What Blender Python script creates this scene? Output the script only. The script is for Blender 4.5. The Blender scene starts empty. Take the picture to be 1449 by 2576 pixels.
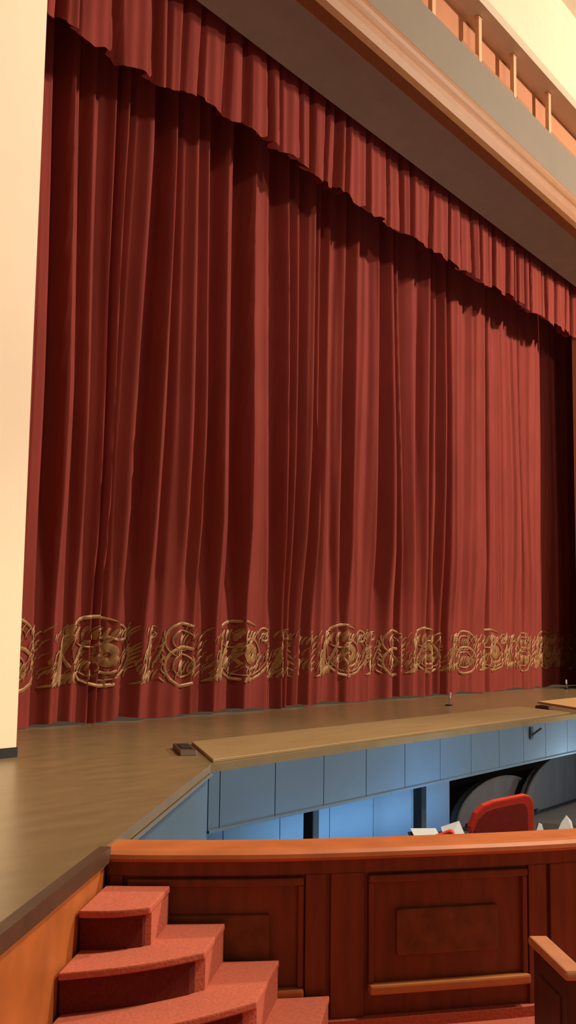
import bpy, bmesh, math, random
from mathutils import Vector, Matrix

C = bpy.context.scene.collection
rnd = random.Random(7)

# ------------------------------------------------------------------ materials
def lin(c):
    return tuple(((v / 255) / 12.92 if v / 255 <= .04045 else ((v / 255 + .055) / 1.055) ** 2.4) for v in c) + (1,)

def mat(name, rgb, rough=.6, metal=0., var=.12, scale=6., stretch=(1, 1, 1), sheen=0., bump=0., spec=.5):
    m = bpy.data.materials.new(name); m.use_nodes = True
    nt = m.node_tree; b = nt.nodes['Principled BSDF']
    tc = nt.nodes.new('ShaderNodeTexCoord'); mp = nt.nodes.new('ShaderNodeMapping')
    mp.inputs['Scale'].default_value = stretch
    nz = nt.nodes.new('ShaderNodeTexNoise'); nz.inputs['Scale'].default_value = scale; nz.inputs['Detail'].default_value = 4
    nt.links.new(tc.outputs['Object'], mp.inputs['Vector']); nt.links.new(mp.outputs['Vector'], nz.inputs['Vector'])
    rp = nt.nodes.new('ShaderNodeValToRGB')
    c = lin(rgb)
    rp.color_ramp.elements[0].position = .3; rp.color_ramp.elements[1].position = .7
    rp.color_ramp.elements[0].color = tuple(v * (1 - var) for v in c[:3]) + (1,)
    rp.color_ramp.elements[1].color = tuple(min(1, v * (1 + var)) for v in c[:3]) + (1,)
    nt.links.new(nz.outputs['Fac'], rp.inputs['Fac']); nt.links.new(rp.outputs['Color'], b.inputs['Base Color'])
    b.inputs['Roughness'].default_value = rough; b.inputs['Metallic'].default_value = metal
    b.inputs['Specular IOR Level'].default_value = spec
    if sheen:
        b.inputs['Sheen Weight'].default_value = sheen; b.inputs['Sheen Roughness'].default_value = .4
        b.inputs['Sheen Tint'].default_value = tuple(min(1, v * 1.6 + .02) for v in c[:3]) + (1,)
    if bump:
        bp = nt.nodes.new('ShaderNodeBump'); bp.inputs['Strength'].default_value = bump; bp.inputs['Distance'].default_value = .01
        nt.links.new(nz.outputs['Fac'], bp.inputs['Height']); nt.links.new(bp.outputs['Normal'], b.inputs['Normal'])
    return m

M = dict(
    velvet=mat('red_velvet', (132, 57, 50), .9, var=.10, scale=3, stretch=(1, 1, .3), sheen=.08, spec=.1),
    gold=mat('gold_thread', (152, 108, 64), .48, metal=.2, var=.25, scale=14),
    cream=mat('cream_plaster', (250, 229, 200), .6, var=.02, scale=1.5),
    ivory=mat('ivory_plaster', (214, 196, 170), .6, var=.02),
    white=mat('white_plaster', (250, 244, 232), .6, var=.02),
    peach=mat('peach_paint', (214, 158, 114), .6, var=.03),
    grey=mat('grey_paint', (112, 100, 86), .7, var=.04, scale=2),
    salmon=mat('salmon_paint', (176, 112, 72), .7, var=.04, scale=2),
    gilt=mat('gilt_moulding', (142, 88, 40), .6, var=.06, scale=4),
    soffit=mat('dark_soffit_paint', (150, 136, 120), .8, var=.05, scale=3),
    stage=mat('stage_boards', (120, 102, 72), .30, var=.12, scale=2.2, stretch=(1, 3, 1)),
    apron=mat('tan_boards', (142, 118, 80), .55, var=.10, scale=3, stretch=(.4, 3, 1)),
    nosing=mat('dark_nosing', (74, 48, 30), .5, var=.2),
    blue=mat('pale_painted_board', (70, 92, 112), .55, var=.05, scale=2),
    black=mat('black_paint', (26, 24, 26), .6, var=.2),
    darkcloth=mat('dark_grey_felt', (74, 66, 60), .9, var=.14, scale=2, stretch=(3, 3, .4)),
    pitfloor=mat('dark_pit_floor', (52, 48, 46), .7),
    mahog=mat('mahogany', (120, 60, 32), .42, var=.22, scale=5, stretch=(3, 3, .5), spec=.35),
    railwood=mat('polished_rail_wood', (184, 106, 60), .35, var=.12, scale=5),
    darkwood=mat('dark_stained_wood', (72, 34, 28), .5, var=.2, scale=5, stretch=(3, 3, .5), spec=.3),
    capwood=mat('pale_cap_wood', (176, 116, 80), .45, var=.1),
    panelwood=mat('brown_inset_wood', (116, 66, 34), .45, var=.25, scale=12, spec=.35),
    ledge=mat('light_moulding_wood', (190, 122, 68), .4, var=.12, scale=6),
    oak=mat('orange_oak_panel', (166, 94, 42), .45, var=.18, scale=4, stretch=(1, 1, 1)),
    carpet=mat('red_carpet', (184, 100, 80), .95, var=.12, scale=60, bump=.3, spec=.1),
    riser=mat('shaded_red_carpet', (104, 46, 40), .95, var=.15, scale=60, spec=.1),  # carpet red with the risers' shade mixed in
    redfab=mat('red_upholstery', (196, 50, 30), .8, var=.10, scale=20),
    redfab_shade=mat('shaded_red_upholstery', (128, 28, 18), .85, var=.12, scale=20),  # upholstery red darkened for the shaded back face
    paper=mat('white_paper', (186, 196, 204), .8, var=.02),
    steel=mat('grey_steel', (150, 146, 140), .4, metal=.7, var=.05),
)

# ------------------------------------------------------------------ helpers
def obj(name, verts, faces, m, parent=None, smooth=False, bevel=0.):
    me = bpy.data.meshes.new(name); me.from_pydata([tuple(v) for v in verts], [], faces); me.update()
    bm = bmesh.new(); bm.from_mesh(me); bmesh.ops.recalc_face_normals(bm, faces=bm.faces)
    if bevel:
        bmesh.ops.bevel(bm, geom=[e for e in bm.edges if e.calc_face_angle(0) > .5], offset=bevel, segments=2, affect='EDGES', profile=.6)
    bm.to_mesh(me); bm.free()
    me.materials.append(m)
    if smooth:
        for p in me.polygons: p.use_smooth = True
    o = bpy.data.objects.new(name, me); C.objects.link(o)
    if parent: o.parent = parent
    return o

class MB:
    def __init__(s): s.v = []; s.f = []
    def add(s, v, f):
        n = len(s.v); s.v += [tuple(p) for p in v]; s.f += [tuple(n + i for i in q) for q in f]; return s
    def box(s, x0, x1, y0, y1, z0, z1):
        v = [(x, y, z) for z in (z0, z1) for x, y in ((x0, y0), (x1, y0), (x1, y1), (x0, y1))]
        return s.add(v, [(3, 2, 1, 0), (4, 5, 6, 7), (0, 1, 5, 4), (1, 2, 6, 5), (2, 3, 7, 6), (3, 0, 4, 7)])
    def prism(s, poly, z0, z1):
        n = len(poly); v = [(p[0], p[1], z0) for p in poly] + [(p[0], p[1], z1) for p in poly]
        return s.add(v, [tuple(range(n))[::-1], tuple(range(n, 2 * n))] + [(i, (i + 1) % n, n + (i + 1) % n, n + i) for i in range(n)])
    def slab(s, poly, y0, y1):      # polygon in x-z, given thickness in y
        n = len(poly); v = [(p[0], y0, p[1]) for p in poly] + [(p[0], y1, p[1]) for p in poly]
        return s.add(v, [tuple(range(n)), tuple(range(n, 2 * n))[::-1]] + [(i, (i + 1) % n, n + (i + 1) % n, n + i) for i in range(n)])
    def extrude_x(s, prof, x0, x1):  # profile in y-z swept along x
        n = len(prof); v = [(x0, p[0], p[1]) for p in prof] + [(x1, p[0], p[1]) for p in prof]
        return s.add(v, [tuple(range(n)), tuple(range(n, 2 * n))[::-1]] + [(i, (i + 1) % n, n + (i + 1) % n, n + i) for i in range(n)])
    def bar(s, a, b, w, h=None, n=4):
        a = Vector(a); b = Vector(b); d = (b - a).normalized(); h = h or w
        u = d.cross(Vector((0, 0, 1))) if abs(d.z) < .95 else d.cross(Vector((1, 0, 0)))
        u.normalize(); t = u.cross(d)
        if n == 4: ring = [(-w / 2, -h / 2), (w / 2, -h / 2), (w / 2, h / 2), (-w / 2, h / 2)]
        else: ring = [(w / 2 * math.cos(2 * math.pi * k / n), h / 2 * math.sin(2 * math.pi * k / n)) for k in range(n)]
        v = [p + u * x + t * y for p in (a, b) for x, y in ring]
        return s.add(v, [tuple(range(n))[::-1], tuple(range(n, 2 * n))] + [(i, (i + 1) % n, n + (i + 1) % n, n + i) for i in range(n)])
    def build(s, name, m, parent=None, smooth=False, bevel=0.):
        return obj(name, s.v, s.f, m, parent, smooth, bevel)

def empty(name, loc, rz=0.):
    o = bpy.data.objects.new(name, None); C.objects.link(o); o.location = loc; o.rotation_euler.z = rz; o.empty_display_size = .2
    return o
def tag(o, label, cat, group=None):
    o['label'] = label; o['category'] = cat
    if group: o['group'] = group
    return o
def struct(o, label=None):
    o['kind'] = 'structure'
    if label: o['label'] = label
    return o
def dup(root):
    r = root.copy(); C.objects.link(r)
    for ch in list(root.children):
        c = ch.copy(); C.objects.link(c); c.parent = r
        for g in list(ch.children):
            d = g.copy(); C.objects.link(d); d.parent = c
    return r
def smooth_interp(tab, x):
    if x <= tab[0][0]: return tab[0][1]
    for (a, p), (b, q) in zip(tab, tab[1:]):
        if x <= b:
            t = (x - a) / (b - a); t = t * t * (3 - 2 * t); return p + (q - p) * t
    return tab[-1][1]

ST = .95            # stage level above the house floor
# ------------------------------------------------------------------ plan: the pit barrier's curve and the diagonal stage side
J = Vector((4.187, 4.12)); DU = Vector((.858, .514)); DN = Vector((.514, -.858))
def diag(d, n=0.): p = J + DU * d + DN * n; return (p.x, p.y)
CP = [(4.187, 4.12), (4.348, 3.889), (4.794, 3.375), (5.42, 2.818), (6.098, 2.286), (7.4, 1.45), (9.5, .55), (12.5, 0.), (15.5, 0.)]
def catmull(P, n=14):
    Q = [Vector(P[0]) * 2 - Vector(P[1])] + [Vector(p) for p in P] + [Vector(P[-1]) * 2 - Vector(P[-2])]
    out = []
    for i in range(1, len(Q) - 2):
        for k in range(n):
            t = k / n; a, b, c, d = Q[i - 1:i + 3]
            out.append(.5 * ((2 * b) + (c - a) * t + (2 * a - 5 * b + 4 * c - d) * t * t + (3 * b - a - 3 * c + d) * t ** 3))
    out.append(Q[-2]); return out
CV = catmull(CP); CS = [0.]
for a, b in zip(CV, CV[1:]): CS.append(CS[-1] + (b - a).length)
def wall_at(s, off=0.):          # off > 0: towards the pit
    s = max(0, min(s, CS[-1] - 1e-4)); i = max(k for k in range(len(CS) - 1) if CS[k] <= s)
    d = (CV[i + 1] - CV[i]); t = (s - CS[i]) / d.length
    # smoothed direction
    d2 = (CV[min(i + 2, len(CV) - 1)] - CV[max(i - 1, 0)]).normalized()
    p = CV[i] + d * t; n = Vector((-d2.y, d2.x)); p = p + n * off
    return (p.x, p.y)
def bent(s0, s1, o0, o1, z0, z1, step=.08):
    n = max(1, int((s1 - s0) / step)); mb = MB(); v = []; f = []
    for k in range(n + 1):
        s = s0 + (s1 - s0) * k / n
        for o, z in ((o0, z0), (o1, z0), (o1, z1), (o0, z1)): v.append((*wall_at(s, o), z))
    for k in range(n):
        a = 4 * k
        for i in range(4): f.append((a + i, a + (i + 1) % 4, a + 4 + (i + 1) % 4, a + 4 + i))
    f += [(3, 2, 1, 0), (4 * n, 4 * n + 1, 4 * n + 2, 4 * n + 3)]
    return mb.add(v, f)
def bent_profile(s0, s1, prof, step=.08):
    n = max(1, int((s1 - s0) / step)); m = len(prof); v = []; f = []
    for k in range(n + 1):
        s = s0 + (s1 - s0) * k / n
        for o, z in prof: v.append((*wall_at(s, o), z))
    for k in range(n):
        for i in range(m): f.append((k * m + i, k * m + (i + 1) % m, (k + 1) * m + (i + 1) % m, (k + 1) * m + i))
    f += [tuple(range(m))[::-1], tuple(range(n * m, n * m + m))]
    return MB().add(v, f)

PZ = -.75           # pit floor
# ------------------------------------------------------------------ setting
# stage deck: apron cut off diagonally on the house's left, straight along the pit
deck = [diag(-9), diag(3.75), (7.4, 6.05), (27.5, 6.05), (27.5, 12.0), (-3.0, 12.0)]
struct(MB().prism(deck, ST - .07, ST).build('stage_floor', M['stage']), 'brown stage floor in front of the curtain')
struct(MB().prism([diag(-9, .03), diag(0., .03), diag(0., -.03), diag(-9, -.03)], ST - .075, ST + .002).build('trim_1', M['nosing']), 'dark nosing along the diagonal stage edge')
struct(MB().prism([diag(-9, .012), diag(-.02, .012), diag(-.02, 0), diag(-9, 0)], ST - .095, ST - .076).build('trim_2', M['ledge']), 'thin pale bead under the stage nosing')
struct(MB().prism([diag(-9, 0), diag(0, 0), diag(0, -.12), diag(-9, -.12)], 0, ST - .07).build('wall_stage_side', M['oak']), 'orange wood wall below the diagonal stage edge')
struct(MB().prism([diag(0.02, -.02), diag(3.74, -.02), diag(3.74, -.14), diag(.02, -.14)], PZ, ST - .07).build('wall_pit_side', M['blue']), 'blue lit side wall of the orchestra pit')
struct(MB().bar((*diag(.3, .02), .875), (*diag(3.66, .02), .875), .02, .014).build('trim_3', M['steel']), 'pale strip along the top of the pit side wall')

floor_pts = [wall_at(s) for s in [i * .25 for i in range(int(CS[-1] / .25))]]
struct(MB().prism([diag(-9, -.05), diag(0, -.05)] + floor_pts + [(15.5, -7), (-8, -7)], -.12, 0).build('floor', M['carpet']), 'red carpet of the auditorium floor')
struct(MB().prism([diag(0, -.1)] + [wall_at(s, .1) for s in [i * .4 for i in range(int(CS[-1] / .4))]] + [(27, 0), (27, 10), (7, 10), (7.2, 6.1)], PZ - .1, PZ).build('floor_pit', M['pitfloor']), 'dark orchestra pit floor')

# pit fascia under the stage lip: vertical boards with narrow joints
mb = MB(); xs = [7.38, 7.541, 8.37, 9.2, 10.02, 10.86, 11.72, 12.56, 13.4, 14.2, 15.0, 15.85, 16.7, 17.55, 18.4, 19.25, 20.1, 21, 27]
for a, b in zip(xs, xs[1:]): mb.box(a + .006, b - .006, 6.05, 6.09, .39, ST - .07)
mb.box(7.38, 27, 6.085, 6.15, .385, ST - .07)
struct(mb.build('wall_pit_front', M['blue']), 'blue lit boarded fascia under the stage edge')
struct(MB().box(7.38, 27, 6.03, 6.17, .365, .39).build('trim_4', M['blue']))
mb = MB(); x = 7.0
while x < 14.1:
    mb.box(x + .006, min(x + 1.02, 14.3) - .006, 7.2, 7.24, PZ, .9); x += 1.02
mb.box(7.0, 14.3, 7.235, 7.3, PZ, .9)
struct(mb.build('wall_understage', M['blue']), 'bright blue boarded wall recessed under the stage')
struct(MB().box(6.9, 27, 9.6, 9.7, PZ, .9).build('wall_understage_back', M['black']))

# proscenium
struct(MB().box(2.2, 6.65, 7.7, 8.25, ST + .09, 16).build('wall_left', M['cream']), 'bright cream wall at the left of the stage')
struct(MB().box(2.2, 6.66, 7.69, 8.26, ST, ST + .09).build('baseboard_left', M['black']))
struct(MB().box(24.85, 29, 9.02, 9.2, ST, 16).build('wall_right', M['salmon']), 'tan far edge of the stage opening')
struct(MB().extrude_x([(7.95, 10.75), (8.88, 10.52), (8.88, 11.1), (7.95, 11.1)], 6.2, 29).build('soffit', M['soffit']), 'dark underside of the stage opening')
prof = [(7.98, 10.74), (7.76, 10.74), (7.69, 10.80), (7.66, 10.92), (7.65, 11.02), (7.655, 11.08), (7.63, 11.13), (7.61, 11.19), (7.615, 11.26), (7.65, 11.32), (7.70, 11.35), (7.98, 11.34)]
struct(MB().extrude_x(prof, 6.2, 29).build('trim_5', M['gilt']), 'gilt moulding along the top of the stage opening')
struct(MB().box(6.2, 29, 7.7, 8.3, 11.30, 12.24).build('wall_header', M['grey']), 'grey band above the gilt moulding')
struct(MB().box(6.2, 29, 8.0, 8.3, 12.20, 13.3).build('wall_cove', M['salmon']), 'salmon recess above the grey band')
prof = [(8.3, 13.12), (7.52, 13.12), (7.45, 13.20), (7.45, 14.72), (7.40, 14.80), (7.40, 14.97), (8.3, 14.97)]
struct(MB().extrude_x(prof, 6.2, 29).build('trim_6', M['ivory']), 'bright ivory cornice')
struct(MB().box(-6, 29, -14, 8.3, 14.97, 15.1).build('ceiling', M['white']), 'white auditorium ceiling')

# uprights in the cove and pale blocks on its ledge
GX = [14.83, 16.6, 18.12, 19.86, 21.6]
gl = ['pale upright in the salmon recess, highest one, cut by the top of the picture', 'pale upright in the salmon recess, second one down the slope',
      'pale upright in the salmon recess, between the two middle ledge blocks', 'pale upright in the salmon recess, last one before the frame edge', 'pale upright in the salmon recess at the far end']
up0 = None
for k, x in enumerate(GX[:4]):
    if up0 is None:
        u = empty('recess_upright', (x, 7.76, 12.24)); up0 = u
        MB().box(-.06, .06, -.04, .04, 0, .84).build('post', M['peach'], u, bevel=.01)
        MB().box(-.07, .07, -.045, .05, .84, .87).build('cap', M['peach'], u, bevel=.005)
        MB().box(-.065, .065, -.045, .05, 0, .03).build('foot', M['peach'], u, bevel=.005)
    else:
        u = dup(up0); u.location = (x, 7.76, 12.24)
    tag(u, gl[k], 'post', 'uprights in the recess above the stage opening')
for k, (a, b) in enumerate([(15.85, 16.52), (16.68, 18.04), (18.2, 18.78), (19.94, 21.3)]):
    o = MB().box(0, b - a, 0, .1, 0, .09).build('ledge_block', M['gilt'], bevel=.015); o.location = (a, 7.72, 12.24)
    tag(o, ['short pale block on the grey ledge, uphill of the second upright', 'long pale block on the grey ledge between the second and third uprights', 'short pale block on the grey ledge just past the third upright', 'pale block on the grey ledge beyond the last upright'][k], 'moulding', 'pale blocks on the grey ledge')

# ------------------------------------------------------------------ main curtain
FOLD = [(5.6, .4), (6.0, .1), (6.4, .7), (6.9, .1), (7.3, .5), (7.7, .2), (8.0, .6), (8.24, .3), (8.35, 0), (8.45, .4), (8.7, .5), (8.89, 1), (8.94, .9), (9.01, .1), (9.12, .35), (9.25, .6), (9.35, .2), (9.46, .4), (9.59, .45), (9.65, .1), (9.73, .9), (9.82, .05), (9.91, .85), (10.06, .45), (10.21, .15), (10.25, .1), (10.32, 1), (10.62, 1), (10.73, 0), (10.88, .3), (11.0, .75), (11.12, .4), (11.34, .1), (11.51, .35), (11.65, .05), (11.74, .9), (12.0, .95), (12.11, 0), (12.28, .3), (12.37, 1), (12.68, 1.1), (12.78, 0), (12.96, .2), (13.33, .3), (13.41, .95), (13.61, .9), (13.71, .1), (13.82, .6), (13.92, .1), (14.06, .75), (14.21, .1), (14.27, 0), (14.48, .7), (14.63, .1), (14.75, .5), (14.97, .6), (15.11, .3), (15.26, .65), (15.53, .6), (15.64, .35), (15.73, .6), (15.85, .1), (15.97, .45), (16.39, .35), (16.61, .1), (16.71, .3), (16.8, .9), (16.95, .8), (17.16, -.1), (17.31, .1), (17.4, .9), (17.51, .8), (17.61, .2), (17.81, .75), (18.1, .15), (18.33, .5), (18.5, .6), (18.65, .15), (18.78, .4), (18.87, .95), (19.05, .4), (19.15, .6), (19.28, .1), (19.39, .4), (19.48, 1), (19.57, .95), (19.67, .05), (20.0, 0), (20.12, .5), (20.46, .45), (20.81, .15), (21.24, .05), (21.37, .95), (21.54, .8), (21.67, .3), (21.98, .4), (22.38, .3), (22.72, .4), (23.08, .2), (23.44, .4), (24.07, .3), (24.58, .4), (25.05, .3), (25.54, .5), (26.1, .2), (26.53, .6), (27, .2), (27.6, .5)]
CY0, AMP = 9.70, .40
RIP = [random.Random(5).random() for _ in range(1)]; _rr = random.Random(5); RIP = [_rr.uniform(-.5, .5) for _ in range(400)]
def smooth_interp_fast(x):
    t = x / .085; i = math.floor(t); t -= i; t = t * t * (3 - 2 * t); return RIP[i % 400] * (1 - t) + RIP[(i + 1) % 400] * t
def curtain_y(X, z):
    k = (5.0 - z) / 4.0; k = max(-1.0, min(1.1, k))
    Xw = X + k * (.10 * math.sin(1.31 * X + .4) + .06 * math.sin(3.1 * X + 1)) + .10 * max(k, 0)
    d = smooth_interp(FOLD, Xw)
    d += .05 * math.sin(2.3 * X + .6 * z) + .32 * smooth_interp_fast(Xw + .02 * math.sin(.8 * z + 3 * X)) * (.6 + .4 * math.sin(1.7 * X))
    d += .16 * max(k, 0) * math.sin(4.1 * Xw + 1.7 * math.sin(.9 * X))
    flat = max(0., min(1., (z - 2.2) / 1.6)); flat = flat * flat * (3 - 2 * flat)
    d = .42 + (d - .42) * (.48 + .52 * flat)
    return CY0 + AMP * d
def curtain_mesh(x0, x1, dy=0.):
    nx = int((x1 - x0) / .022); zs = [ST + .012, 1.1, 1.3, 1.5, 1.75, 2.0, 2.3] + [2.7 + .5 * i for i in range(18)]
    v = []; f = []
    for z in zs:
        for i in range(nx + 1):
            X = x0 + (x1 - x0) * i / nx
            dz = 0
            if z < 1.0: dz = .022 * (1 + math.sin(3.7 * X + 2 * math.sin(1.3 * X)))
            v.append((X, curtain_y(X, z) + dy, z + dz))
    w = nx + 1
    for r in range(len(zs) - 1):
        for i in range(nx): f.append((r * w + i, r * w + i + 1, (r + 1) * w + i + 1, (r + 1) * w + i))
    return v, f

# scrollwork in metres: u along the cloth, w above the band's foot
def ell(cx, cy, rx, ry, a0, a1, n=18):
    return [(cx + rx * math.cos(math.radians(a0 + (a1 - a0) * k / n)), cy + ry * math.sin(math.radians(a0 + (a1 - a0) * k / n))) for k in range(n + 1)]
def spiral(cx, cy, r0, r1, a0, a1, n=20, q=.9):
    return [(cx + (r0 + (r1 - r0) * k / n) * math.cos(math.radians(a0 + (a1 - a0) * k / n)), cy + q * (r0 + (r1 - r0) * k / n) * math.sin(math.radians(a0 + (a1 - a0) * k / n))) for k in range(n + 1)]
def bez(a, b, c, d, n=14):
    o = []
    for k in range(n + 1):
        t = k / n; o.append(tuple((1 - t) ** 3 * a[i] + 3 * t * (1 - t) ** 2 * b[i] + 3 * t * t * (1 - t) * c[i] + t ** 3 * d[i] for i in (0, 1)))
    return o
def leaf(x, y, l, ang, n=4):
    a = math.radians(ang); return [(x + l * k / n * math.cos(a) - .12 * l * math.sin(math.pi * k / n) * math.sin(a), y + l * k / n * math.sin(a)) for k in range(n + 1)]
MOT = []     # (polyline, width)
def P(l, w=.034): MOT.append((l, w))
# wide medallion with a crown of leaves, a bud in a ring and a basin below
P(ell(.78, .46, .60, .44, 150, 395), .045); P(ell(.78, .46, .52, .37, 165, 380), .022)
P(ell(.86, .42, .25, .24, 0, 360), .040); P(ell(.86, .42, .11, .10, 0, 360), .12)
P(bez((.2, .62), (.25, 1.0), (.75, .95), (1.0, .86)), .05); P(bez((.3, .6), (.5, .46), (.9, .5), (1.05, .78)), .032)
for k in range(7): P(leaf(.36 + .09 * k, .62, .2 - .01 * abs(k - 3), 75 - 3 * k), .05)
P(spiral(1.22, .70, .17, .03, 200, -320), .042)
for k in range(5): P(leaf(1.08 + .07 * k, .58 + .02 * k, .2, 55), .026)
for k in range(5): P(leaf(.36 + .06 * k, .16 + .03 * k, .24, 58), .028)
for k in range(5): P(leaf(1.28 + .02 * k, .12 + .07 * k, .2, 50), .026)
P(leaf(.70, -.02, .16, 35), .07); P(leaf(.86, .0, .13, 140), .07)
# long S scrolls with leaf tufts
for u0, fl in ((1.52, 0), (3.0, .06), (.02, .03)):
    P(bez((u0 - .16, .02), (u0 + .22, .10), (u0 - .02, .52), (u0 + .30, .82 - fl)), .06)
    P(bez((u0 - .08, .02), (u0 + .26, .12), (u0 + .06, .50), (u0 + .34, .74)), .022)
    P(spiral(u0 + .30, .72, .12, .03, 60, 420), .034)
    for k in range(6): P(leaf(u0 + .02 + .055 * k, .02 + .01 * k, .17, 62), .026)
    for k in range(4): P(leaf(u0 + .30 + .04 * k, .22 + .08 * k, .17, 66), .03)
# two stacked rings
P(ell(2.34, .62, .34, .25, -20, 250), .045); P(ell(2.34, .62, .22, .15, 0, 300), .03)
P(ell(2.36, .25, .36, .28, 0, 360), .05); P(ell(2.34, .26, .21, .17, 0, 360), .028)
for k in range(6): P(leaf(2.22 + .05 * k, .16, .18, 70), .03)
for k in range(4): P(leaf(2.26 + .05 * k, .56, .16, 66), .03)
for k in range(7): P(leaf(2.0 + .02 * math.sin(k), .04 + .1 * k, .12, 150 - 10 * k), .034)
for k in range(6): P(leaf(2.70 + .015 * k, .06 + .11 * k, .15, 48), .03)
# a light filling of stitches
for k in range(150):
    P(leaf(rnd.uniform(0, 3), rnd.uniform(.03, .72), rnd.uniform(.08, .2), rnd.uniform(48, 72), 3), rnd.uniform(.012, .022))

def embroidery(x0, x1, dy=0.):
    v = []; f = []; base = 1.40
    k0 = int((x0 - 9.05) // 3.0)
    for rep in range(k0 - 1, int((x1 - 9.05) // 3.0) + 2):
        off = 9.05 + 3.0 * rep
        for pl, w in MOT:
            pts = [(off + p[0], base + .96 * p[1]) for p in pl]
            if pts[0][0] < x0 + .06 or max(p[0] for p in pts) > x1 - .06 or min(p[0] for p in pts) < x0 + .06: continue
            n = len(pts); b = len(v)
            for i, (X, z) in enumerate(pts):
                a = pts[max(i - 1, 0)]; c = pts[min(i + 1, n - 1)]
                tx, tz = c[0] - a[0], c[1] - a[1]; l = math.hypot(tx, tz) or 1; nx, nz = -tz / l, tx / l
                closed = math.hypot(pts[0][0] - pts[-1][0], pts[0][1] - pts[-1][1]) < .01
                ww = w * .5 * (1 if closed else max(.25, math.sin(math.pi * (i + .5) / n) ** .5))
                for s, h in ((-1, .003), (0, .016), (1, .003)):
                    XX, ZZ = X + nx * ww * s, z + nz * ww * s
                    v.append((XX, curtain_y(XX, ZZ) + dy - h - .006, ZZ))
            for i in range(n - 1):
                p = b + 3 * i; f += [(p, p + 1, p + 4, p + 3), (p + 1, p + 2, p + 5, p + 4)]
    return v, f

for nm, x0, x1, dy, lab in (('left', 5.6, 14.60, .0, 'nearer half of the gold embroidered red velvet curtain, beside the bright cream wall'),
                            ('right', 14.42, 27.5, .10, 'farther half of the gold embroidered red velvet curtain, reaching the tan far jamb')):
    r = tag(empty('stage_curtain', ((x0 + x1) / 2, CY0, ST)), lab, 'curtain', 'house curtain halves')
    for part, (v, f), m in (('fabric', curtain_mesh(x0, x1, dy), M['velvet']), ('gold_embroidery', embroidery(x0, x1, dy), M['gold'])):
        o = obj(part, [(a - r.location.x, b - r.location.y, c - r.location.z) for a, b, c in v], f, m, r, smooth=True)
        if part == 'gold_embroidery': o['label'] = 'raised gold scroll embroidery band'

# ------------------------------------------------------------------ valance
VF = []; x = 5.6; rv = random.Random(21)
while x < 27.6:
    c = rv.uniform(-.1, .25); VF.append((x, c)); x += rv.choice((.06, .12, .2, .34, .5)); VF.append((x, max(-.1, c + rv.uniform(-.2, .1))))
    x += rv.uniform(.05, .09); VF.append((x, rv.choice((.5, .8, 1.0, 1.1)))); x += rv.uniform(.03, .10); VF.append((x, rv.choice((.5, .8, 1.0)))); x += rv.uniform(.05, .09)
HEM = [(5, 9.30), (9.4, 9.32), (10.9, 9.46), (12, 9.52), (14.4, 9.40), (18.3, 9.42), (21.5, 9.50), (24.5, 9.52), (28, 9.5)]
def valance_y(X, z): return 9.04 + .26 * smooth_interp(VF, X + .05 * (10 - z) * math.sin(1.9 * X)) + .012 * math.sin(27 * X)
v = []; f = []; nx = int((24.82 - 5.6) / .022)
for r in range(13):
    for i in range(nx + 1):
        X = 5.6 + (24.82 - 5.6) * i / nx
        front = 1 - smooth_interp(VF, X)
        hem = smooth_interp(HEM, X) - .05 - .15 * front + .04 * math.sin(7.3 * X + 2 * math.sin(2.1 * X)) + .05
        z = hem + (11.6 - hem) * r / 12
        v.append((X, valance_y(X, z), z))
w = nx + 1
for r in range(12):
    for i in range(nx): f.append((r * w + i, r * w + i + 1, (r + 1) * w + i + 1, (r + 1) * w + i))
o = obj('valance', v, f, M['velvet'], smooth=True)
tag(o, 'gathered red velvet valance hanging across the top of the stage curtain', 'valance')

# ------------------------------------------------------------------ stage apron boards and small fittings
for k, (poly, lab) in enumerate([
    ([(7.50, 6.10), (8.62, 7.30), (16.9, 7.30), (16.1, 6.10)], 'long tan apron board lying along the pit edge of the stage'),
    ([(16.95, 6.10), (18.55, 7.62), (27, 7.62), (27, 6.10)], 'lighter tan apron board at the far end of the pit edge')]):
    o = MB().prism([(p[0] - poly[0][0], p[1] - poly[0][1]) for p in poly], 0, .03).build('apron_board', M['apron'] if k == 0 else mat('light_tan_boards', (200, 160, 108), .55, var=.06, scale=3), bevel=.006)
    o.location = (poly[0][0], poly[0][1], ST); tag(o, lab, 'board', 'tan boards along the stage edge')
for k, (x, y, rz, lab) in enumerate([(8.02, 6.88, .82, 'dark low cable box on the stage at the near end of the long tan board'), (17.0, 6.86, .93, 'dark low cable box between the two tan apron boards')]):
    if k == 0:
        bx0 = empty('cable_box', (x, y, ST), rz)
        MB().slab([(-.36, 0), (.36, 0), (.33, .05), (-.33, .05)], -.08, .08).build('housing', M['nosing'], bx0, bevel=.008)
        MB().box(-.2, .2, -.05, .05, .045, .058).build('lid', M['black'], bx0)
        b = bx0
    else:
        b = dup(bx0); b.location = (x, y, ST); b.rotation_euler.z = rz; b.scale = (.6, .7, 1)
    tag(b, lab, 'cable box', 'dark boxes on the stage edge')
for k, (x, y, s, lab) in enumerate([(16.6, 8.4, 1., 'small pale microphone stub standing on the stage behind the long tan board'), (24.4, 9.3, 1.0, 'small pale microphone stub on the stage near the far end of the curtain')]):
    if k == 0:
        m0 = empty('floor_microphone', (x, y, ST))
        MB().bar((0, 0, 0), (0, 0, .02), .12, n=12).build('base', M['black'], m0)
        MB().bar((0, 0, .02), (.02, 0, .13), .018, n=8).build('stem', M['steel'], m0)
        MB().bar((.02, 0, .12), (.035, -.01, .22), .045, n=10).build('capsule', M['paper'], m0, bevel=.008)
        b = m0
    else:
        b = dup(m0); b.location = (x, y, ST); b.rotation_euler.z = 1.2
    tag(b, lab, 'microphone', 'microphones on the stage')
br = tag(empty('fascia_bracket', (14.46, 6.05, .79)), 'small dark bracket fixed to the blue pit fascia', 'bracket')
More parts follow.
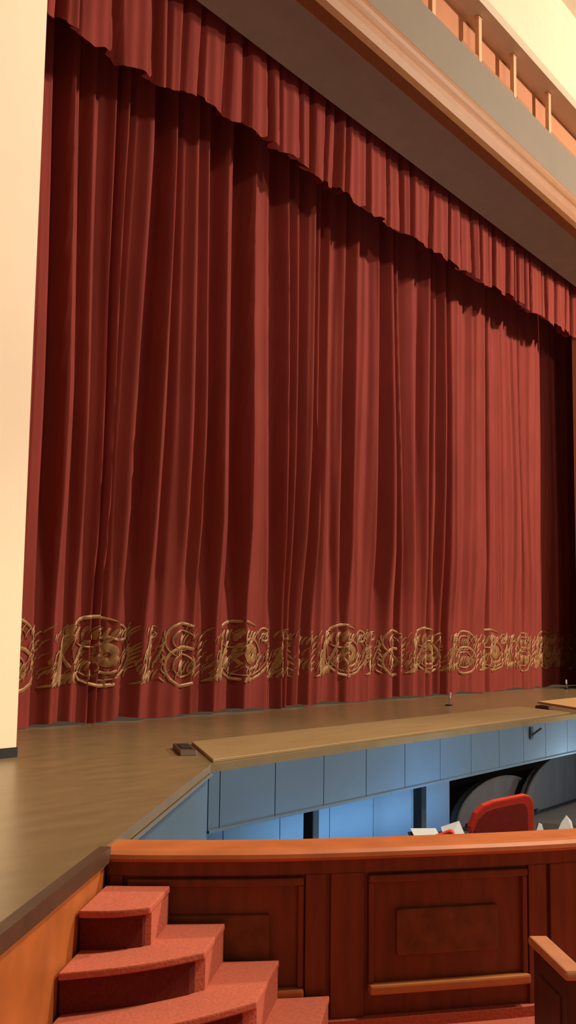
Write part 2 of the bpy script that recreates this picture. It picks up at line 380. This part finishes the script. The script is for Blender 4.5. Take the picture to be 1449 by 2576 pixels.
MB().box(-.05, .05, -.02, 0, -.09, .07).build('plate', M['black'], br)
MB().bar((0, -.01, -.05), (.09, -.12, .05), .03, n=8).build('arm', M['black'], br)

# ------------------------------------------------------------------ pit posts, screens, chairs, stands
p0 = None
for x, lab in ((9.50, 'black post under the blue fascia, nearer one'), (11.86, 'black post under the blue fascia, farther one next to the end of the blue wall')):
    if p0 is None:
        p = empty('support_post', (x, 6.4, PZ)); p0 = p
        MB().box(-.06, .06, -.06, .06, 0, .9 - PZ).build('shaft', M['black'], p, bevel=.01)
        MB().box(-.11, .11, -.11, .11, 0, .03).build('foot_plate', M['black'], p)
    else: p = dup(p0); p.location = (x, 6.4, PZ)
    tag(p, lab, 'post', 'posts under the stage edge')

def screen(x, y, w, h, lab, stripes):
    s = empty('rounded_screen', (x, y, PZ))
    poly = [(0, 0)] + [(w * .5 - w * .5 * math.cos(math.radians(a)), h * .1 + h * .9 * math.sin(math.radians(a))) for a in range(0, 181, 10)] + [(w, 0)]
    MB().slab(poly, 0, .12).build('panel', M['darkcloth'], s, bevel=.02)
    rim = MB()
    for a, b in zip(poly, poly[1:]): rim.bar((a[0], -.005, a[1]), (b[0], -.005, b[1]), .05, .05, n=6)
    rim.build('rim', M['darkcloth'], s)
    for q in (.12, .88): MB().box(w * q - .05, w * q + .05, -.05, .17, 0, .05).build('foot', M['black'], s)
    return tag(s, lab, 'screen', 'dark screens under the stage')
screen(14.85, 7.4, 3.0, .62, 'dark grey round-topped screen under the stage, nearer the blue wall', 0)
screen(16.80, 7.15, 3.6, .84, 'dark grey round-topped screen under the stage, behind the red chair', 2)

A = math.radians(35.38)           # the view runs this way over the floor plan
def chair(loc, rz, label, h=1.48, w=.60):
    c = tag(empty('pit_chair', loc, rz), label, 'chair')
    top = h; poly = [(-w * .5, .62), (-w * .46, top - .26), (-w * .38, top - .15), (-w * .26, top - .085), (-w * .1, top - .05), (w * .36, top), (w * .44, top - .008), (w * .485, top - .04), (w * .5, top - .1), (w * .5, .62)]
    MB().slab(poly, -.045, .05).build('backrest', M['redfab'], c, bevel=.015)
    cx = sum(p[0] for p in poly) / len(poly); inner = [(p[0] * .84 - .012, .66 + (p[1] - .62) * .88) for p in poly]
    o = MB().slab(inner, -.055, -.04).build('shaded_back', M['redfab_shade'], c, bevel=.006); o['label'] = 'chair back face in shaded red'  # added panel, shade of the back face put into its darker red
    MB().box(-w * .5, w * .5, .03, .50, .52, .64).build('seat', M['redfab'], c, bevel=.03)
    for x in (-1, 1):
        for y in (.0, .46): MB().bar((x * w * .44, y, 0), (x * w * .42, y, .54), .035, n=8).build('leg', M['black'], c)
    return c
chair((8.83, 3.99, PZ), A - math.pi / 2 + .16, 'red upholstered chair with a round-cornered back standing in the pit')
chair((7.08, 3.68, PZ), A - math.pi / 2 - .2, 'red pit chair whose top just shows over the rail beside the white sheets', h=1.455, w=.26)

def stand(loc, rz, hgt, label, tilt=25):
    s = tag(empty('music_stand', loc, rz), label, 'music stand')
    t = math.radians(tilt)
    MB().bar((0, 0, .0), (0, 0, hgt), .025, n=8).build('pole', M['black'], s)
    for k in range(3):
        a = 2 * math.pi * k / 3; MB().bar((0, 0, .1), (.26 * math.cos(a), .26 * math.sin(a), .012), .02, n=6).build('leg', M['black'], s)
    mb = MB(); mb.add([(x, y * math.cos(t) + dy, hgt + y * math.sin(t) + dz) for dy, dz in ((0, 0), (.012, -.012)) for x, y in ((-.25, -.17), (.25, -.17), (.25, .17), (-.25, .17))],
                      [(0, 1, 2, 3), (7, 6, 5, 4), (0, 4, 5, 1), (1, 5, 6, 2), (2, 6, 7, 3), (3, 7, 4, 0)])
    mb.build('desk', M['black'], s)
    MB().bar((-.25, -.17 * math.cos(t) - .02, hgt - .17 * math.sin(t) + .01), (.25, -.17 * math.cos(t) - .02, hgt - .17 * math.sin(t) + .01), .04, .012).build('lip', M['black'], s)
    return s
def sheet(loc, rz, pts, label):
    v = [(x, y, z) for x, y, z in pts] + [(x, y + .006, z + .004) for x, y, z in pts]; n = len(pts)
    o = MB().add(v, [tuple(range(n)), tuple(range(n, 2 * n))[::-1]] + [(i, (i + 1) % n, n + (i + 1) % n, n + i) for i in range(n)]).build('sheet_music', M['paper'])
    o.location = loc; o.rotation_euler.z = rz
    return tag(o, label, 'sheet music', 'white sheets in the pit')
RZ = A - math.pi / 2
def rot(x, y, rz): return (x * math.cos(rz) - y * math.sin(rz), x * math.sin(rz) + y * math.cos(rz))
h1 = .46 - PZ
stand((7.93, 4.07, PZ), RZ + .1, h1, 'black music stand in the pit with two white sheets on it', 14)
sheet((7.93, 4.07, PZ + h1), RZ + .1, [(-.23, -.14, -.012), (-.02, -.14, -.012), (-.02, .16, .063), (-.23, .16, .063)], 'flat white sheet on the stand at the left of the red chair top')
sheet((7.93, 4.07, PZ + h1), RZ + .1, [(.0, -.10, .0), (.17, -.08, .03), (.17, .14, .125), (.02, .15, .075)], 'raised white sheet on the stand at the right of the red chair top')
h2 = .165 - PZ
stand((10.26, 3.99, PZ), RZ - .3, h2, 'black music stand in the pit beyond the red chair', 40)
sheet((10.26, 3.99, PZ + h2), RZ - .3, [(-.05, .02, .03), (.12, .02, .03), (.09, .12, .14), (.04, .15, .19), (-.01, .10, .12)], 'pointed white sheet on the music stand right of the red chair')
sheet((10.26, 3.99, PZ + h2), RZ - .3, [(-.245, .02, .03), (-.17, .03, .04), (-.19, .08, .10), (-.22, .09, .11)], 'tiny curled white sheet close to the red chair')

# ------------------------------------------------------------------ pit barrier: panelled wall with a polished rail
E_ = CS[-1] - .3
bar = tag(empty('pit_barrier', (*wall_at(2.5), 0)), 'curved mahogany panelled barrier with polished rail in front of the orchestra pit', 'barrier')
def child(mb, name, m, bevel=0., smooth=False):
    off = bar.location
    mb.v = [(a - off.x, b - off.y, c - off.z) for a, b, c in mb.v]
    return mb.build(name, m, bar, smooth=smooth, bevel=bevel)
child(bent(.0, E_, .05, .30, PZ, .87), 'wall_panelling', M['mahog'])
child(bent_profile(0., E_, [(.03, .868), (.0, .876), (-.012, .892), (-.006, .912), (.02, .928), (.06, .934), (.30, .934), (.34, .926), (.355, .908), (.345, .88), (.30, .868)]), 'cap_rail', M['railwood'], smooth=False)['label'] = 'bright polished cap rail'
child(bent(0.01, E_, .03, .06, .80, .868), 'frieze', M['mahog'])
child(bent(.95, E_, -.01, .06, .0, .055), 'plinth', M['carpet'])['label'] = 'red carpeted plinth'
for k in range(6):
    s0 = -.11 + 1.30 * k; s1 = s0 + 1.30
    child(bent(max(s0 + .015, .02), max(s0, 0) + (.20 if k else .09), .025, .06, .055, .80), 'stile', M['mahog'], bevel=.006)
    fa, fb = max(s0 + .226, .115), s0 + 1.165
    child(bent(s1 - .125, s1 - .012, .025, .06, .055, .80), 'stile', M['mahog'], bevel=.006)
    child(bent(fa, fb, .012, .055, .745, .785), 'top_moulding', M['mahog'], bevel=.01)
    o = child(bent(fa, fb, -.012, .055, .172, .222), 'bottom_moulding', M['ledge'], bevel=.012); o['label'] = 'light wooden bottom moulding'
    child(bent(fa, fa + .03, .022, .055, .222, .745), 'side_moulding', M['mahog'], bevel=.008)
    child(bent(fb - .03, fb, .022, .055, .222, .745), 'side_moulding', M['mahog'], bevel=.008)
    o = child(bent(fa + .16, fb - .18, .022, .055, .356, .6), 'raised_panel', M['panelwood'], bevel=.016); o['label'] = 'brown raised centre panel'

# ------------------------------------------------------------------ corner steps up to the stage
st = tag(empty('corner_steps', (*diag(-.5, .3), 0)), 'red carpeted winding steps in the corner between stage side and pit barrier', 'steps')
def curve_front(a, b, bulge, n=8):
    a = Vector(a); b = Vector(b); d = b - a; nn = Vector((d.y, -d.x)).normalized()
    if nn.dot(Vector((-.8, -.57))) < 0: nn = -nn
    return [tuple(a + d * (k / n) + nn * bulge * math.sin(math.pi * k / n)) for k in range(n + 1)]
S_ = [(0.345, (3.98, 3.606), -.55), (.635, (4.096, 3.359), -.865), (.92, (4.162, 3.098), -1.2), (1.19, (4.23, 2.83), -1.58)]
for k, (sw, fr, dl) in enumerate(S_):
    z1 = ST - .19 * (k + 1); z0 = 0. if k == 3 else z1 - .19
    wallpts = [wall_at(sw * i / 6, -.018) for i in range(6, -1, -1)]      # back edge along the barrier, right to left
    fl = diag(dl, .015)
    front = curve_front(fl, fr, .03 + .012 * k)
    poly = [diag(-.03, .015)] + front + [wall_at(sw, -.018)] + wallpts[1:-1]
    sp = empty('step', (0, 0, 0)); sp.parent = st; sp.location = (-st.location.x, -st.location.y, 0)
    MB().prism(poly, z1 - .035, z1).build('tread', M['carpet'], sp, bevel=.008)
    # riser block set back under the nosing on the front only
    back = Vector((.82, .57)) * .055
    fr2 = [(p[0] + back.x, p[1] + back.y) for p in front]
    rp = [diag(-.03, .015)] + fr2 + [wall_at(sw - .006, -.018)] + wallpts[1:-1]
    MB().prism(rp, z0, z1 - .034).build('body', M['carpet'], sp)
    # added board across the front only, the riser's shade put into its colour
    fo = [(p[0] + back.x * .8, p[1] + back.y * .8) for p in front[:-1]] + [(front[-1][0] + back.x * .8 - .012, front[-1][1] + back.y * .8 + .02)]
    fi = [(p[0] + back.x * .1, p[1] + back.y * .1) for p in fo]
    o = MB().prism(fo + fi[::-1], z0 + .002, z1 - .036).build('riser', M['riser'], sp); o['label'] = 'red riser with its shade in the colour'

# ------------------------------------------------------------------ end panel of a seat row, lower right
ep = tag(empty('seat_end_panel', (5.0, 1.98, 0), math.atan2(1.80 - 2.14, 4.80 - 5.22)), 'dark wooden seat end panel with a pale wooden cap, in front of the barrier', 'panel')
MB().slab([(-.27, 0), (.24, 0), (.24, .56), (-.27, .56)], -.03, .03).build('panel', M['darkwood'], ep, bevel=.008)
MB().slab([(-.31, .56), (.27, .56), (.285, .58), (.27, .605), (-.29, .605), (-.315, .585)], -.045, .045).build('cap', M['capwood'], ep, bevel=.01)['label'] = 'pale wooden cap'
MB().slab([(-.18, .12), (.16, .12), (.16, .46), (-.18, .46)], -.038, .038).build('inset', M['darkwood'], ep, bevel=.006)

# ------------------------------------------------------------------ light
def lamp(name, kind, loc, power, col, **kw):
    d = bpy.data.lights.new(name, kind); d.energy = power; d.color = col
    for k, v in kw.items(): setattr(d, k, v)
    o = bpy.data.objects.new(name, d); C.objects.link(o); o.location = loc; return o
def aim(o, t): o.rotation_euler = (Vector(t) - o.location).to_track_quat('-Z', 'Y').to_euler()
aim(lamp('side_gallery_light', 'SPOT', (29., -6.5, 14.6), 22000, (1., .83, .63), shadow_soft_size=.5, spot_size=math.radians(150), spot_blend=.25), (15.0, 8.5, 6.0))
aim(lamp('front_fill', 'SPOT', (12., -3., 12.6), 1700, (1., .83, .63), shadow_soft_size=.5, spot_size=math.radians(150), spot_blend=.25), (15.0, 8.5, 6.0))  # added unseen frontal fill that lifts the near half of the curtain
aim(lamp('steps_fill', 'SPOT', (8.8, -.4, 10.5), 3600, (1., .82, .60), shadow_soft_size=.35, spot_size=math.radians(92), spot_blend=.35), (7.6, .6, 0))  # added unseen overhead fill for steps, rail and apron
aim(lamp('left_wall_fill', 'SPOT', (12.5, -3.5, 13.4), 2500, (1., .83, .63), shadow_soft_size=.4, spot_size=math.radians(44), spot_blend=.3), (4.4, 7.7, 5.4))  # added unseen fill aimed at the cream wall
for nm, loc, tgt, pw, sz in (('pit_lamp', (11.2, 5.0, -.35), (11.4, 7.0, .35), 38, .5), ('pit_lamp_far', (18.2, 4.9, -.3), (17.8, 6.3, .7), 44, .6), ('pit_lamp_near', (8.4, 5.3, -.4), (7.6, 6.4, .5), 8, .5)):
    o = lamp(nm, 'AREA', loc, pw, (.34, .64, .95), size=sz, shape='DISK'); aim(o, tgt)
o = lamp('understage_tube', 'AREA', (12.0, 6.5, -.35), 38, (.34, .64, .95), shape='RECTANGLE', size=4.4, size_y=.2); aim(o, (12.0, 7.2, -.2))
aim(lamp('understage_fill', 'AREA', (15.6, 5.3, -.3), 40, (1., .9, .8), shape='DISK', size=.4), (17, 8, 0))  # added unseen fill to bring out the dark screens
w = bpy.data.worlds.new('hall_air'); bpy.context.scene.world = w; w.use_nodes = True
w.node_tree.nodes['Background'].inputs[0].default_value = (1., .72, .48, 1); w.node_tree.nodes['Background'].inputs[1].default_value = .17

# ------------------------------------------------------------------ camera
cam = bpy.data.cameras.new('camera'); co = bpy.data.objects.new('camera', cam); C.objects.link(co)
cam.sensor_fit = 'VERTICAL'; cam.sensor_height = 36.; cam.lens = 36. * 2700 / 2576
Pp, Aa, Rr = .116890, .617573, .0131607
fw = Vector((math.cos(Aa) * math.cos(Pp), math.sin(Aa) * math.cos(Pp), math.sin(Pp))); r0 = Vector((math.sin(Aa), -math.cos(Aa), 0)); u0 = r0.cross(fw)
rt = r0 * math.cos(Rr) + u0 * math.sin(Rr); upv = -r0 * math.sin(Rr) + u0 * math.cos(Rr)
co.matrix_world = Matrix(((rt.x, upv.x, -fw.x, 0), (rt.y, upv.y, -fw.y, 0), (rt.z, upv.z, -fw.z, 2.05), (0, 0, 0, 1)))
cam.clip_start = .05; cam.clip_end = 200
sc = bpy.context.scene; sc.camera = co
vs = sc.view_settings; vs.view_transform = 'Standard'; vs.look = 'None'; vs.gamma = 1; vs.use_curve_mapping = False; vs.exposure = 0
